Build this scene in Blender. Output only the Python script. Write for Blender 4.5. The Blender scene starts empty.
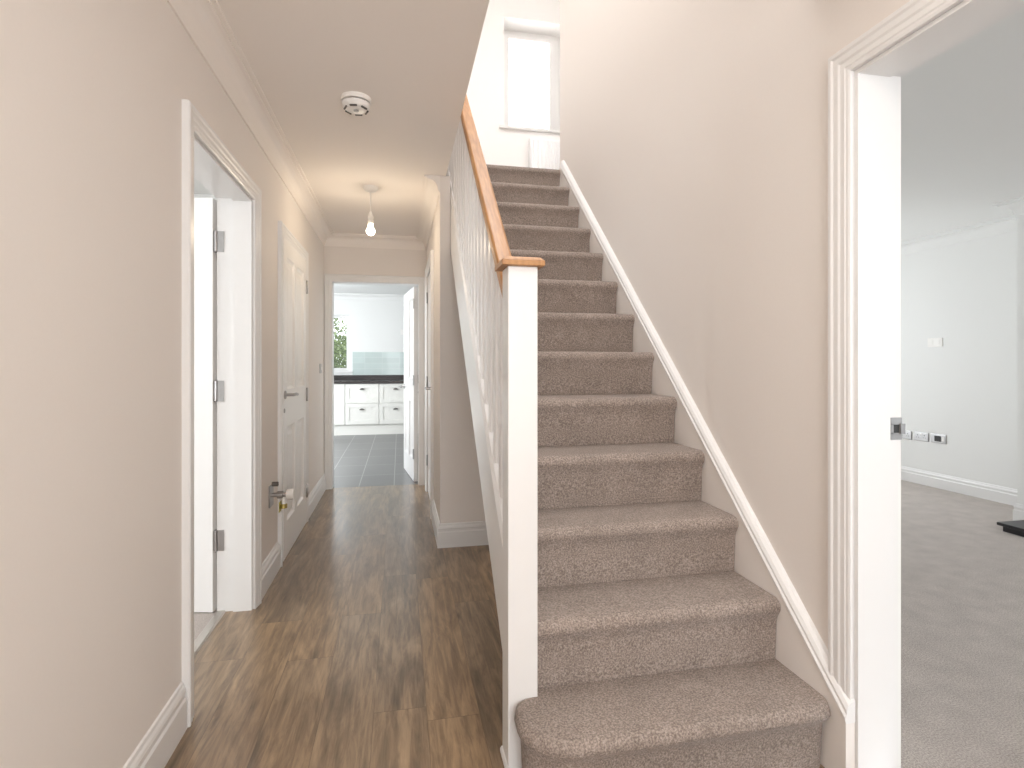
import bpy, bmesh, math, random
from mathutils import Vector, Matrix

# ------------------------------------------------------------------ camera, world, lights, exposure
sc = bpy.context.scene
col = sc.collection
cam_d = bpy.data.cameras.new('camera')
cam = bpy.data.objects.new('camera', cam_d)
col.objects.link(cam)
cam.location = (0, 0, 1.2)
cam.rotation_euler = (math.pi / 2, 0, -math.radians(11.71))
cam_d.sensor_fit = 'HORIZONTAL'
cam_d.sensor_width = 36
cam_d.lens = 36 * 543.5 / 1024
cam_d.shift_y = -21 / 1024
cam_d.clip_start = 0.02
sc.camera = cam

sc.view_settings.view_transform = 'Standard'
sc.view_settings.look = 'None'
sc.view_settings.gamma = 1
sc.view_settings.use_curve_mapping = False
sc.view_settings.exposure = 0.26
sc.cycles.use_denoising = True
sc.cycles.max_bounces = 10
sc.cycles.diffuse_bounces = 8
sc.cycles.transparent_max_bounces = 12

world = bpy.data.worlds.new('sky')
sc.world = world
world.use_nodes = True
bg = world.node_tree.nodes['Background']
bg.inputs['Color'].default_value = (0.90, 0.95, 1.0, 1)
bg.inputs['Strength'].default_value = 3.2


def area(name, loc, target, sx, sy, watts, color=(1, 1, 1)):
    d = bpy.data.lights.new(name, 'AREA')
    d.shape = 'RECTANGLE'
    d.size, d.size_y = sx, sy
    d.energy = watts
    d.color = color
    o = bpy.data.objects.new(name, d)
    o.location = loc
    o.rotation_euler = (Vector(target) - Vector(loc)).to_track_quat('-Z', 'Y').to_euler()
    col.objects.link(o)
    return o


DAY = (0.93, 0.97, 1.0)
# daylight entering through the front entrance behind the camera
area('front_entrance_daylight', (0.25, -1.80, 1.45), (0.25, 3, 1.35), 1.3, 1.8, 26, (1.0, 0.98, 0.96))
# daylight through the landing window
area('landing_window_daylight', (1.46, 5.62, 4.05), (1.0, 1.5, 2.6), 1.1, 1.1, 60, (1.0, 0.98, 0.96))
# added fill light above the stairwell to brighten the treads
area('stairwell_fill_light', (0.70, 2.45, 5.30), (0.70, 2.451, 0), 1.0, 2.3, 38, (1.0, 0.97, 0.94))
# kitchen: glazed doors on its left side, window at the back
area('kitchen_glazing_daylight', (-2.72, 7.7, 1.35), (0.6, 7.7, 1.34), 2.4, 2.0, 72, DAY)
# right room: bay window at the front of the house
area('bay_window_daylight', (3.3, -2.35, 1.45), (3.3, 4, 1.3), 2.4, 1.45, 10, DAY)
# right room: garden doors at the back
area('garden_door_daylight', (3.2, 5.64, 1.35), (3.5, 2.0, 1.1), 2.2, 1.9, 24, DAY)
# left room: its window
area('side_room_daylight', (-3.72, 1.6, 1.5), (-0.8, 1.7, 1.4), 1.4, 1.2, 44, DAY)


# ------------------------------------------------------------------ materials
def new_mat(name):
    m = bpy.data.materials.new(name)
    m.use_nodes = True
    nt = m.node_tree
    b = nt.nodes['Principled BSDF']
    return m, nt, b


def N(nt, t, **kw):
    n = nt.nodes.new(t)
    for k, v in kw.items():
        setattr(n, k, v)
    return n


def plain(name, rgb, rough=0.5, metal=0.0, bump=0.0, scale=60, var=0.02, spec=0.5):
    m, nt, b = new_mat(name)
    geo = N(nt, 'ShaderNodeNewGeometry')
    nz = N(nt, 'ShaderNodeTexNoise')
    nz.inputs['Scale'].default_value = scale
    nz.inputs['Detail'].default_value = 3
    nt.links.new(geo.outputs['Position'], nz.inputs['Vector'])
    mx = N(nt, 'ShaderNodeMix', data_type='RGBA')
    a = tuple(max(0, c * (1 - var)) for c in rgb)
    c2 = tuple(min(1, c * (1 + var)) for c in rgb)
    mx.inputs['A'].default_value = (*a, 1)
    mx.inputs['B'].default_value = (*c2, 1)
    nt.links.new(nz.outputs['Fac'], mx.inputs['Factor'])
    nt.links.new(mx.outputs['Result'], b.inputs['Base Color'])
    b.inputs['Roughness'].default_value = rough
    b.inputs['Metallic'].default_value = metal
    b.inputs['Specular IOR Level'].default_value = spec
    if bump:
        bp = N(nt, 'ShaderNodeBump')
        bp.inputs['Strength'].default_value = bump
        bp.inputs['Distance'].default_value = 0.002
        nt.links.new(nz.outputs['Fac'], bp.inputs['Height'])
        nt.links.new(bp.outputs['Normal'], b.inputs['Normal'])
    return m


def carpet(name, dark, mid, light, bump=0.9):
    m, nt, b = new_mat(name)
    geo = N(nt, 'ShaderNodeNewGeometry')
    n1 = N(nt, 'ShaderNodeTexNoise')
    n1.inputs['Scale'].default_value = 190
    n1.inputs['Detail'].default_value = 3
    n1.inputs['Roughness'].default_value = 0.65
    n2 = N(nt, 'ShaderNodeTexNoise')
    n2.inputs['Scale'].default_value = 9
    n2.inputs['Detail'].default_value = 2
    for n in (n1, n2):
        nt.links.new(geo.outputs['Position'], n.inputs['Vector'])
    cr = N(nt, 'ShaderNodeValToRGB')
    cr.color_ramp.elements[0].position = 0.34
    cr.color_ramp.elements[0].color = (*dark, 1)
    cr.color_ramp.elements[1].position = 0.66
    cr.color_ramp.elements[1].color = (*light, 1)
    e = cr.color_ramp.elements.new(0.5)
    e.color = (*mid, 1)
    nt.links.new(n1.outputs['Fac'], cr.inputs['Fac'])
    mr = N(nt, 'ShaderNodeMapRange')
    mr.inputs['From Min'].default_value = 0.3
    mr.inputs['From Max'].default_value = 0.7
    mr.inputs['To Min'].default_value = 0.92
    mr.inputs['To Max'].default_value = 1.08
    nt.links.new(n2.outputs['Fac'], mr.inputs['Value'])
    mul = N(nt, 'ShaderNodeVectorMath', operation='SCALE')
    nt.links.new(cr.outputs['Color'], mul.inputs[0])
    nt.links.new(mr.outputs['Result'], mul.inputs['Scale'])
    nt.links.new(mul.outputs['Vector'], b.inputs['Base Color'])
    b.inputs['Roughness'].default_value = 0.95
    b.inputs['Specular IOR Level'].default_value = 0.1
    b.inputs['Sheen Weight'].default_value = 0.15
    bp = N(nt, 'ShaderNodeBump')
    bp.inputs['Strength'].default_value = bump
    bp.inputs['Distance'].default_value = 0.004
    nt.links.new(n1.outputs['Fac'], bp.inputs['Height'])
    nt.links.new(bp.outputs['Normal'], b.inputs['Normal'])
    return m


def wood_planks(name):
    m, nt, b = new_mat(name)
    L = nt.links.new
    geo = N(nt, 'ShaderNodeNewGeometry')
    sep = N(nt, 'ShaderNodeSeparateXYZ')
    L(geo.outputs['Position'], sep.inputs[0])

    def math_(op, a, c=None):
        n = N(nt, 'ShaderNodeMath', operation=op)
        for i, v in enumerate((a, c)):
            if v is None:
                continue
            if isinstance(v, (int, float)):
                n.inputs[i].default_value = v
            else:
                L(v, n.inputs[i])
        return n.outputs[0]
    W, LEN = 0.178, 1.22
    xs = math_('DIVIDE', math_('ADD', sep.outputs['X'], 5.07), W)
    ix = math_('FLOOR', xs)
    fx = math_('FRACT', xs)
    wn = N(nt, 'ShaderNodeTexWhiteNoise', noise_dimensions='1D')
    L(ix, wn.inputs['W'])
    ys = math_('ADD', math_('DIVIDE', sep.outputs['Y'], LEN), math_('MULTIPLY', wn.outputs['Value'], 7.3))
    iy = math_('FLOOR', ys)
    fy = math_('FRACT', ys)
    wn2 = N(nt, 'ShaderNodeTexWhiteNoise', noise_dimensions='2D')
    cmb = N(nt, 'ShaderNodeCombineXYZ')
    L(ix, cmb.inputs[0])
    L(iy, cmb.inputs[1])
    L(cmb.outputs[0], wn2.inputs['Vector'])
    # grain coordinates: stretched along Y, shifted per plank
    off = N(nt, 'ShaderNodeVectorMath', operation='SCALE')
    L(wn2.outputs['Color'], off.inputs[0])
    off.inputs['Scale'].default_value = 40
    add = N(nt, 'ShaderNodeVectorMath', operation='ADD')
    L(geo.outputs['Position'], add.inputs[0])
    L(off.outputs[0], add.inputs[1])
    st = N(nt, 'ShaderNodeVectorMath', operation='MULTIPLY')
    L(add.outputs[0], st.inputs[0])
    st.inputs[1].default_value = (1, 0.09, 1)
    g1 = N(nt, 'ShaderNodeTexNoise')
    g1.inputs['Scale'].default_value = 46
    g1.inputs['Detail'].default_value = 6
    g1.inputs['Roughness'].default_value = 0.65
    g1.inputs['Distortion'].default_value = 0.6
    L(st.outputs[0], g1.inputs['Vector'])
    st2 = N(nt, 'ShaderNodeVectorMath', operation='MULTIPLY')
    L(add.outputs[0], st2.inputs[0])
    st2.inputs[1].default_value = (1, 0.20, 1)
    g2 = N(nt, 'ShaderNodeTexNoise')
    g2.inputs['Scale'].default_value = 9
    g2.inputs['Detail'].default_value = 5
    g2.inputs['Roughness'].default_value = 0.6
    g2.inputs['Distortion'].default_value = 1.4
    L(st2.outputs[0], g2.inputs['Vector'])
    cr = N(nt, 'ShaderNodeValToRGB')
    els = cr.color_ramp.elements
    els[0].position = 0.30
    els[0].color = (0.078, 0.054, 0.034, 1)
    els[1].position = 0.68
    els[1].color = (0.430, 0.305, 0.190, 1)
    e = els.new(0.48)
    e.color = (0.215, 0.150, 0.094, 1)
    mixf = math_('ADD', math_('MULTIPLY', g1.outputs['Fac'], 0.52), math_('MULTIPLY', g2.outputs['Fac'], 0.48))
    L(mixf, cr.inputs['Fac'])
    # tone per plank
    cr2 = N(nt, 'ShaderNodeValToRGB')
    e2 = cr2.color_ramp.elements
    e2[0].position = 0.0
    e2[0].color = (0.88, 0.885, 0.90, 1)
    e2[1].position = 1.0
    e2[1].color = (1.15, 1.09, 1.00, 1)
    e = e2.new(0.6)
    e.color = (0.98, 0.98, 0.98, 1)
    L(wn2.outputs['Value'], cr2.inputs['Fac'])
    mul = N(nt, 'ShaderNodeVectorMath', operation='MULTIPLY')
    L(cr.outputs['Color'], mul.inputs[0])
    L(cr2.outputs['Color'], mul.inputs[1])
    # knots
    vo = N(nt, 'ShaderNodeTexVoronoi')
    vo.inputs['Scale'].default_value = 2.1
    stk = N(nt, 'ShaderNodeVectorMath', operation='MULTIPLY')
    L(add.outputs[0], stk.inputs[0])
    stk.inputs[1].default_value = (1.6, 0.75, 1)
    L(stk.outputs[0], vo.inputs['Vector'])
    kn = N(nt, 'ShaderNodeMapRange')
    kn.inputs['From Min'].default_value = 0.02
    kn.inputs['From Max'].default_value = 0.09
    kn.inputs['To Min'].default_value = 0.42
    kn.inputs['To Max'].default_value = 1.0
    L(vo.outputs['Distance'], kn.inputs['Value'])
    # joints
    jx = math_('MINIMUM', fx, math_('SUBTRACT', 1.0, fx))
    jy = math_('MINIMUM', fy, math_('SUBTRACT', 1.0, fy))
    jxm = math_('LESS_THAN', jx, 0.006)
    jym = math_('LESS_THAN', jy, 0.0012)
    jj = math_('MAXIMUM', jxm, jym)
    jf = math_('SUBTRACT', 1.0, math_('MULTIPLY', jj, 0.30))
    sc1 = N(nt, 'ShaderNodeVectorMath', operation='SCALE')
    L(mul.outputs[0], sc1.inputs[0])
    L(math_('MULTIPLY', jf, kn.outputs['Result']), sc1.inputs['Scale'])
    L(sc1.outputs[0], b.inputs['Base Color'])
    rr = N(nt, 'ShaderNodeMapRange')
    b.inputs['Coat Weight'].default_value = 0.35
    b.inputs['Coat Roughness'].default_value = 0.16
    rr.inputs['To Min'].default_value = 0.24
    rr.inputs['To Max'].default_value = 0.40
    L(g1.outputs['Fac'], rr.inputs['Value'])
    L(rr.outputs['Result'], b.inputs['Roughness'])
    bp = N(nt, 'ShaderNodeBump')
    bp.inputs['Strength'].default_value = 0.12
    bp.inputs['Distance'].default_value = 0.001
    L(g1.outputs['Fac'], bp.inputs['Height'])
    L(bp.outputs['Normal'], b.inputs['Normal'])
    return m


def oak(name):
    m, nt, b = new_mat(name)
    L = nt.links.new
    geo = N(nt, 'ShaderNodeNewGeometry')
    st = N(nt, 'ShaderNodeVectorMath', operation='MULTIPLY')
    st.inputs[1].default_value = (1, 0.1, 0.1)
    L(geo.outputs['Position'], st.inputs[0])
    nz = N(nt, 'ShaderNodeTexNoise')
    nz.inputs['Scale'].default_value = 90
    nz.inputs['Detail'].default_value = 5
    L(st.outputs[0], nz.inputs['Vector'])
    cr = N(nt, 'ShaderNodeValToRGB')
    cr.color_ramp.elements[0].position = 0.3
    cr.color_ramp.elements[0].color = (0.36, 0.165, 0.055, 1)
    cr.color_ramp.elements[1].position = 0.7
    cr.color_ramp.elements[1].color = (0.52, 0.265, 0.10, 1)
    L(nz.outputs['Fac'], cr.inputs['Fac'])
    L(cr.outputs['Color'], b.inputs['Base Color'])
    b.inputs['Roughness'].default_value = 0.42
    return m


def tiles(name, tile, grout, w, l, ox=0.0, oy=0.0, axes=('X', 'Y'), g=0.006, rough=0.35, var=0.12):
    m, nt, b = new_mat(name)
    L = nt.links.new
    geo = N(nt, 'ShaderNodeNewGeometry')
    sep = N(nt, 'ShaderNodeSeparateXYZ')
    L(geo.outputs['Position'], sep.inputs[0])

    def math_(op, a, c=None):
        n = N(nt, 'ShaderNodeMath', operation=op)
        for i, v in enumerate((a, c)):
            if v is None:
                continue
            if isinstance(v, (int, float)):
                n.inputs[i].default_value = v
            else:
                L(v, n.inputs[i])
        return n.outputs[0]
    fs, ids, masks = [], [], []
    for ax, size, o in ((axes[0], w, ox), (axes[1], l, oy)):
        s = math_('DIVIDE', math_('ADD', sep.outputs[ax], 20 * size + o), size)
        ids.append(math_('FLOOR', s))
        f = math_('FRACT', s)
        masks.append(math_('LESS_THAN', math_('MINIMUM', f, math_('SUBTRACT', 1.0, f)), g / size / 2))
    cmb = N(nt, 'ShaderNodeCombineXYZ')
    L(ids[0], cmb.inputs[0])
    L(ids[1], cmb.inputs[1])
    wn = N(nt, 'ShaderNodeTexWhiteNoise', noise_dimensions='2D')
    L(cmb.outputs[0], wn.inputs['Vector'])
    nz = N(nt, 'ShaderNodeTexNoise')
    nz.inputs['Scale'].default_value = 8
    L(geo.outputs['Position'], nz.inputs['Vector'])
    v = math_('ADD', math_('MULTIPLY', wn.outputs['Value'], var), math_('MULTIPLY', nz.outputs['Fac'], var))
    v = math_('ADD', v, 1.0 - var)
    scl = N(nt, 'ShaderNodeVectorMath', operation='SCALE')
    scl.inputs[0].default_value = tile
    L(v, scl.inputs['Scale'])
    mx = N(nt, 'ShaderNodeMix', data_type='RGBA')
    L(math_('MAXIMUM', masks[0], masks[1]), mx.inputs['Factor'])
    L(scl.outputs[0], mx.inputs['A'])
    mx.inputs['B'].default_value = (*grout, 1)
    L(mx.outputs['Result'], b.inputs['Base Color'])
    b.inputs['Roughness'].default_value = rough
    return m


def glass_pane(name):
    m, nt, b = new_mat(name)
    nt.nodes.remove(b)
    out = nt.nodes['Material Output']
    tr = N(nt, 'ShaderNodeBsdfTransparent')
    gl = N(nt, 'ShaderNodeBsdfGlossy')
    gl.inputs['Roughness'].default_value = 0.02
    lw = N(nt, 'ShaderNodeFresnel')
    lw.inputs['IOR'].default_value = 1.45
    mx = N(nt, 'ShaderNodeMixShader')
    nt.links.new(lw.outputs[0], mx.inputs[0])
    nt.links.new(tr.outputs[0], mx.inputs[1])
    nt.links.new(gl.outputs[0], mx.inputs[2])
    nt.links.new(mx.outputs[0], out.inputs['Surface'])
    return m


def emit(name, rgb, s):
    m, nt, b = new_mat(name)
    b.inputs['Base Color'].default_value = (*rgb, 1)
    b.inputs['Emission Color'].default_value = (*rgb, 1)
    b.inputs['Emission Strength'].default_value = s
    return m


M = {
    'wall': plain('wall_paint', (0.790, 0.742, 0.700), 0.75, bump=0.05, scale=120, var=0.012, spec=0.25),
    'ceiling': plain('ceiling_paint', (0.855, 0.805, 0.760), 0.85, bump=0.04, scale=120, var=0.01, spec=0.2),
    'cool_wall': plain('pale_wall_paint', (0.80, 0.80, 0.785), 0.75, bump=0.05, scale=120, var=0.01, spec=0.25),
    'upper_wall': plain('landing_wall_paint', (0.87, 0.855, 0.84), 0.75, bump=0.04, scale=120, var=0.01, spec=0.25),
    'trim': plain('white_gloss_paint', (0.78, 0.770, 0.760), 0.28, scale=20, var=0.01),
    'stringer': plain('stringer_paint', (0.79, 0.745, 0.705), 0.4, scale=20, var=0.01),
    'door': plain('white_door_paint', (0.87, 0.86, 0.85), 0.3, scale=20, var=0.01),
    'cabinet': plain('cream_cabinet_paint', (0.82, 0.81, 0.765), 0.35, scale=20, var=0.01),
    'plastic': plain('white_plastic', (0.86, 0.84, 0.81), 0.4, var=0.01),
    'radiator': plain('radiator_enamel', (0.88, 0.88, 0.89), 0.3, var=0.01),
    'chrome': plain('satin_chrome', (0.45, 0.44, 0.44), 0.28, metal=1.0, var=0.03),
    'dark_metal': plain('dark_pewter', (0.16, 0.15, 0.14), 0.4, metal=0.8),
    'dark': plain('dark_gap', (0.03, 0.03, 0.03), 0.6),
    'slate': plain('black_slate', (0.018, 0.018, 0.020), 0.35, bump=0.2, scale=30, var=0.3),
    'worktop': plain('dark_granite', (0.035, 0.028, 0.027), 0.25, scale=150, var=0.6),
    'brass': plain('brass', (0.55, 0.45, 0.16), 0.35, metal=0.9),
    'tag': plain('yellow_green_plastic', (0.42, 0.38, 0.08), 0.5),
    'strip': plain('threshold_metal', (0.55, 0.52, 0.48), 0.35, metal=0.6),
    'leaf': plain('shrub_leaf', (0.17, 0.22, 0.09), 0.55, scale=6, var=0.6),
    'bark': plain('shrub_bark', (0.12, 0.085, 0.055), 0.9, scale=30, var=0.4),
    'lawn': plain('garden_lawn', (0.10, 0.17, 0.05), 0.9, scale=8, var=0.4),
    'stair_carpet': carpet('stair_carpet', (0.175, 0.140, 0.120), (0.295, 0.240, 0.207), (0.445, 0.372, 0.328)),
    'room_carpet': carpet('room_carpet', (0.34, 0.295, 0.265), (0.49, 0.435, 0.40), (0.66, 0.60, 0.555), 0.9),
    'wood': wood_planks('wood_planks'),
    'oak': oak('oak'),
    'floor_tile': tiles('grey_floor_tile', (0.130, 0.128, 0.130), (0.36, 0.355, 0.35), 0.335, 0.60, ox=0.05, g=0.008, rough=0.30),
    'glass_tile': tiles('teal_glass_tile', (0.52, 0.60, 0.58), (0.64, 0.68, 0.665), 0.30, 0.10, axes=('X', 'Z'), g=0.004, rough=0.12),
    'glass': glass_pane('window_glass'),
    'fill_lamp_glow': emit('fill_lamp_diffuser', (1.0, 0.94, 0.86), 3),  # glowing diffuser of the added hall fill lamp
    'bulb': emit('lit_bulb', (1.0, 0.86, 0.66), 14),
}


# ------------------------------------------------------------------ mesh helpers
class MB:
    def __init__(s):
        s.bm = bmesh.new()

    def box(s, x0, x1, y0, y1, z0, z1):
        v = [s.bm.verts.new(p) for p in ((x0, y0, z0), (x1, y0, z0), (x1, y1, z0), (x0, y1, z0),
                                         (x0, y0, z1), (x1, y0, z1), (x1, y1, z1), (x0, y1, z1))]
        for f in ((3, 2, 1, 0), (4, 5, 6, 7), (0, 1, 5, 4), (1, 2, 6, 5), (2, 3, 7, 6), (3, 0, 4, 7)):
            s.bm.faces.new([v[i] for i in f])
        return s

    def prism(s, pts, axis, a0, a1):
        """closed polygon pts (2-D) extruded along axis; 'X': pts=(y,z), 'Y': pts=(x,z), 'Z': pts=(x,y)"""
        def P(p, a):
            return {'X': (a, p[0], p[1]), 'Y': (p[0], a, p[1]), 'Z': (p[0], p[1], a)}[axis]
        A = [s.bm.verts.new(P(p, a0)) for p in pts]
        B = [s.bm.verts.new(P(p, a1)) for p in pts]
        n = len(pts)
        s.bm.faces.new(A[::-1])
        s.bm.faces.new(B)
        for i in range(n):
            j = (i + 1) % n
            s.bm.faces.new((A[i], A[j], B[j], B[i]))
        return s

    def sweep(s, prof, frames):
        """loft a closed 2-D profile through frames (origin, u, v)"""
        rings = []
        for o, u, v in frames:
            o, u, v = Vector(o), Vector(u), Vector(v)
            rings.append([s.bm.verts.new(o + u * a + v * b) for a, b in prof])
        n = len(prof)
        for A, B in zip(rings, rings[1:]):
            for i in range(n):
                j = (i + 1) % n
                s.bm.faces.new((A[i], A[j], B[j], B[i]))
        s.bm.faces.new(rings[0][::-1])
        s.bm.faces.new(rings[-1])
        return s

    def lathe(s, prof, c=(0, 0, 0), axis='Z', n=32):
        """prof list of (radius, height); closed by caps"""
        rings = []
        for r, h in prof:
            ring = []
            for k in range(n):
                a = 2 * math.pi * k / n
                p = (r * math.cos(a), r * math.sin(a), h)
                if axis == 'X':
                    p = (p[2], p[0], p[1])
                elif axis == 'Y':
                    p = (p[1], p[2], p[0])
                ring.append(s.bm.verts.new((p[0] + c[0], p[1] + c[1], p[2] + c[2])))
            rings.append(ring)
        for A, B in zip(rings, rings[1:]):
            for i in range(n):
                j = (i + 1) % n
                s.bm.faces.new((A[i], A[j], B[j], B[i]))
        s.bm.faces.new(rings[0][::-1])
        s.bm.faces.new(rings[-1])
        return s

    def tube(s, pts, r, n=12):
        pts = [Vector(p) for p in pts]
        rings = []
        for i, p in enumerate(pts):
            d = (pts[min(i + 1, len(pts) - 1)] - pts[max(i - 1, 0)]).normalized()
            up = Vector((0, 0, 1)) if abs(d.z) < 0.9 else Vector((1, 0, 0))
            u = d.cross(up).normalized()
            v = u.cross(d)
            rings.append([s.bm.verts.new(p + (u * math.cos(2 * math.pi * k / n) + v * math.sin(2 * math.pi * k / n)) * r) for k in range(n)])
        for A, B in zip(rings, rings[1:]):
            for i in range(n):
                j = (i + 1) % n
                s.bm.faces.new((A[i], A[j], B[j], B[i]))
        s.bm.faces.new(rings[0][::-1])
        s.bm.faces.new(rings[-1])
        return s

    def build(s, name, m, parent=None, bevel=0, smooth=False, local=False, seg=2):
        """vertices are world coordinates unless local=True (then the parent's own)"""
        org = Vector((0, 0, 0))
        if parent is not None and not local:
            p = parent
            while p is not None:
                org += p.location
                p = p.parent
            bmesh.ops.translate(s.bm, verts=s.bm.verts, vec=-org)
        bmesh.ops.recalc_face_normals(s.bm, faces=s.bm.faces)
        me = bpy.data.meshes.new(name)
        s.bm.to_mesh(me)
        s.bm.free()
        me.materials.append(M[m])
        if smooth:
            for f in me.polygons:
                f.use_smooth = True
            try:
                me.set_sharp_from_angle(angle=math.radians(40))
            except Exception:
                pass
        o = bpy.data.objects.new(name, me)
        col.objects.link(o)
        o.parent = parent
        if bevel:
            md = o.modifiers.new('bevel', 'BEVEL')
            md.width = bevel
            md.segments = seg
            md.limit_method = 'ANGLE'
        return o


def tag(o, label, cat, group=None, kind=None):
    o['label'] = label
    o['category'] = cat
    if group:
        o['group'] = group
    if kind:
        o['kind'] = kind
    return o


def empty(name, loc, label, cat, group=None, kind=None, rz=0):
    o = bpy.data.objects.new(name, None)
    col.objects.link(o)
    o.location = loc
    o.rotation_euler = (0, 0, rz)
    return tag(o, label, cat, group, kind)


def struct(name, mb, m, label, cat, **kw):
    return tag(mb.build(name, m, **kw), label, cat, kind='structure')


# ------------------------------------------------------------------ the shell
XL, XR = -0.70, 1.265          # hall's left wall, stair wall
LT = 0.16                      # left wall thickness
CZ = 2.42                      # hall ceiling
YE = 5.42                      # end wall face
YU, XU = 3.56, 0.26            # wall under the stairs
RISE, GO, Y0 = 0.2092, 0.2279, 1.121
NST = 13
LZ = RISE * NST                # landing floor


def pitch(y):
    return RISE * (y - Y0) / GO


D1 = (2.04, 2.85, 1.995)       # left door opening
D2 = (3.478, 4.29, 1.965)        # closed door opening
D3 = (-0.625, 0.185, 1.975)    # kitchen opening in X
D4 = (4.30, 5.12, 2.00)        # door in the wall under the stairs
DR = (0.42, 1.315, 2.03)        # right room opening

struct('floor', MB().box(-0.845, 1.30, -1.7, YE + 0.04, -0.1, 0), 'wood', 'brown wood plank floor of the hallway', 'floor')
struct('floor_carpet', MB().box(XR + 0.12, 5.3, -2.2, 5.6, -0.1, 0), 'room_carpet', 'beige carpet floor of the room through the right doorway', 'floor')
struct('floor_side_room', MB().box(-3.6, -0.845, 0.2, 4.4, -0.1, 0.0), 'room_carpet', 'grey carpet floor behind the left doorway', 'floor')
struct('floor_kitchen', MB().box(-2.6, 2.6, YE + 0.04, 10.3, -0.1, 0), 'floor_tile', 'dark grey tiled kitchen floor', 'floor')

w = MB()
x0, x1 = XL - LT, XL
T = 0.0295
w.box(x0, x1, -1.7, D1[0] - T, 0, CZ).box(x0, x1, D1[0] - T, D1[1] + T, D1[2] + T, CZ).box(x0, x1, D1[1] + T, D2[0] - T, 0, CZ)
w.box(x0, x1, D2[0] - T, D2[1] + T, D2[2] + T, CZ).box(x0, x1, D2[1] + T, YE + 0.1, 0, CZ)
struct('wall_left', w, 'wall', 'beige wall along the left of the hallway', 'wall')

w = MB()
w.box(XL, D3[0] - T, YE, YE + 0.12, 0, CZ).box(D3[0] - T, D3[1] + T, YE, YE + 0.12, D3[2] + T, CZ).box(D3[1] + T, XU, YE, YE + 0.12, 0, CZ)
struct('wall_end', w, 'wall', 'beige end wall around the kitchen doorway', 'wall')

w = MB()
xb = XU + 0.0650
w.box(XU, xb, YU, D4[0], 0, CZ).box(XU, xb, D4[0], D4[1], D4[2] + 0.03, CZ).box(XU, xb, D4[1], YE + 0.12, 0, CZ)
struct('wall_cupboard', w, 'wall', 'narrow beige side wall with a door beside the kitchen doorway', 'wall')
w = MB().box(xb, XR, YU, YU + 0.09, 0, pitch(YU) - 0.33)
struct('wall_understairs', w, 'wall', 'beige wall facing us below the stairs', 'wall')

w = MB()
x0, x1 = XR, XR + LT
w.box(x0, x1, -2.2, DR[0] - T, 0, 5.15).box(x0, x1, DR[0] - T, DR[1] + T, DR[2] + T, 5.15).box(x0, x1, DR[1] + T, 4.20, 0, 5.15)
w.box(x0, x1, 4.20, 5.6, 0, CZ)
struct('wall_right', w, 'wall', 'tall beige wall along the right of the stairs', 'wall')

w = MB()
w.box(-0.86, -0.40, -1.8, -1.68, 0, CZ).box(0.90, XR, -1.8, -1.68, 0, CZ).box(-0.40, 0.90, -1.8, -1.68, 2.36, CZ).box(-0.40, 0.90, -1.8, -1.68, 0, 0.5)
struct('wall_front', w, 'wall', 'front wall of the hallway behind the camera', 'wall')

# hall ceiling, its slab is the landing floor above
XO = 0.297
c = MB()
c.box(-0.86, XO, -1.8, YE + 0.12, CZ, LZ - 0.012).box(XO, XR, -1.8, 1.50, CZ, LZ - 0.012)
struct('ceiling', c, 'ceiling', 'beige hallway ceiling ending at the stairwell', 'ceiling')
c = MB().box(XO, XR + LT, Y0 + GO * NST + 0.06, 5.42, CZ + 0.02, LZ - 0.012).box(XR + LT, 3.2, 4.2, 5.42, CZ, LZ - 0.012)
struct('floor_landing', c, 'room_carpet', 'upstairs landing floor at the head of the stairs', 'floor')

# landing walls
WX0, WX1, WZ0, WZ1, WY = 0.985, 1.95, 3.47, 4.52, 5.12
w = MB()
w.box(-0.86, WX0, WY, WY + 0.3, LZ - 0.012, 5.15).box(WX1, 3.2, WY, WY + 0.3, LZ - 0.012, 5.15)
w.box(WX0, WX1, WY, WY + 0.3, LZ - 0.012, WZ0).box(WX0, WX1, WY, WY + 0.3, WZ1, 5.15)
struct('wall_landing', w, 'upper_wall', 'white landing wall with the window at the top of the stairs', 'wall')
struct('wall_landing_left', MB().box(-1.0, -0.86, -1.8, WY, LZ - 0.012, 5.15), 'upper_wall', 'pale wall on the far side of the landing', 'wall')
struct('wall_landing_front', MB().box(-1.0, XR, -1.95, -1.8, LZ - 0.012, 5.15), 'upper_wall', 'pale wall at the front of the landing', 'wall')
struct('wall_landing_right', MB().box(3.2, 3.3, 4.2, WY + 0.3, LZ - 0.012, 5.15).box(XR + LT, 3.2, 4.10, 4.20, CZ, 5.15), 'upper_wall', 'pale wall at the right of the landing', 'wall')
struct('ceiling_landing', MB().box(-1.0, 0.2, -1.95, 5.42, 5.15, 5.25).box(1.2, 3.3, -1.95, 5.42, 5.15, 5.25).box(0.2, 1.2, -1.95, 1.3, 5.15, 5.25).box(0.2, 1.2, 3.6, 5.42, 5.15, 5.25), 'upper_wall', 'white ceiling above the landing', 'ceiling')  # opening over the stairwell added to let the overhead fill through

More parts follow.
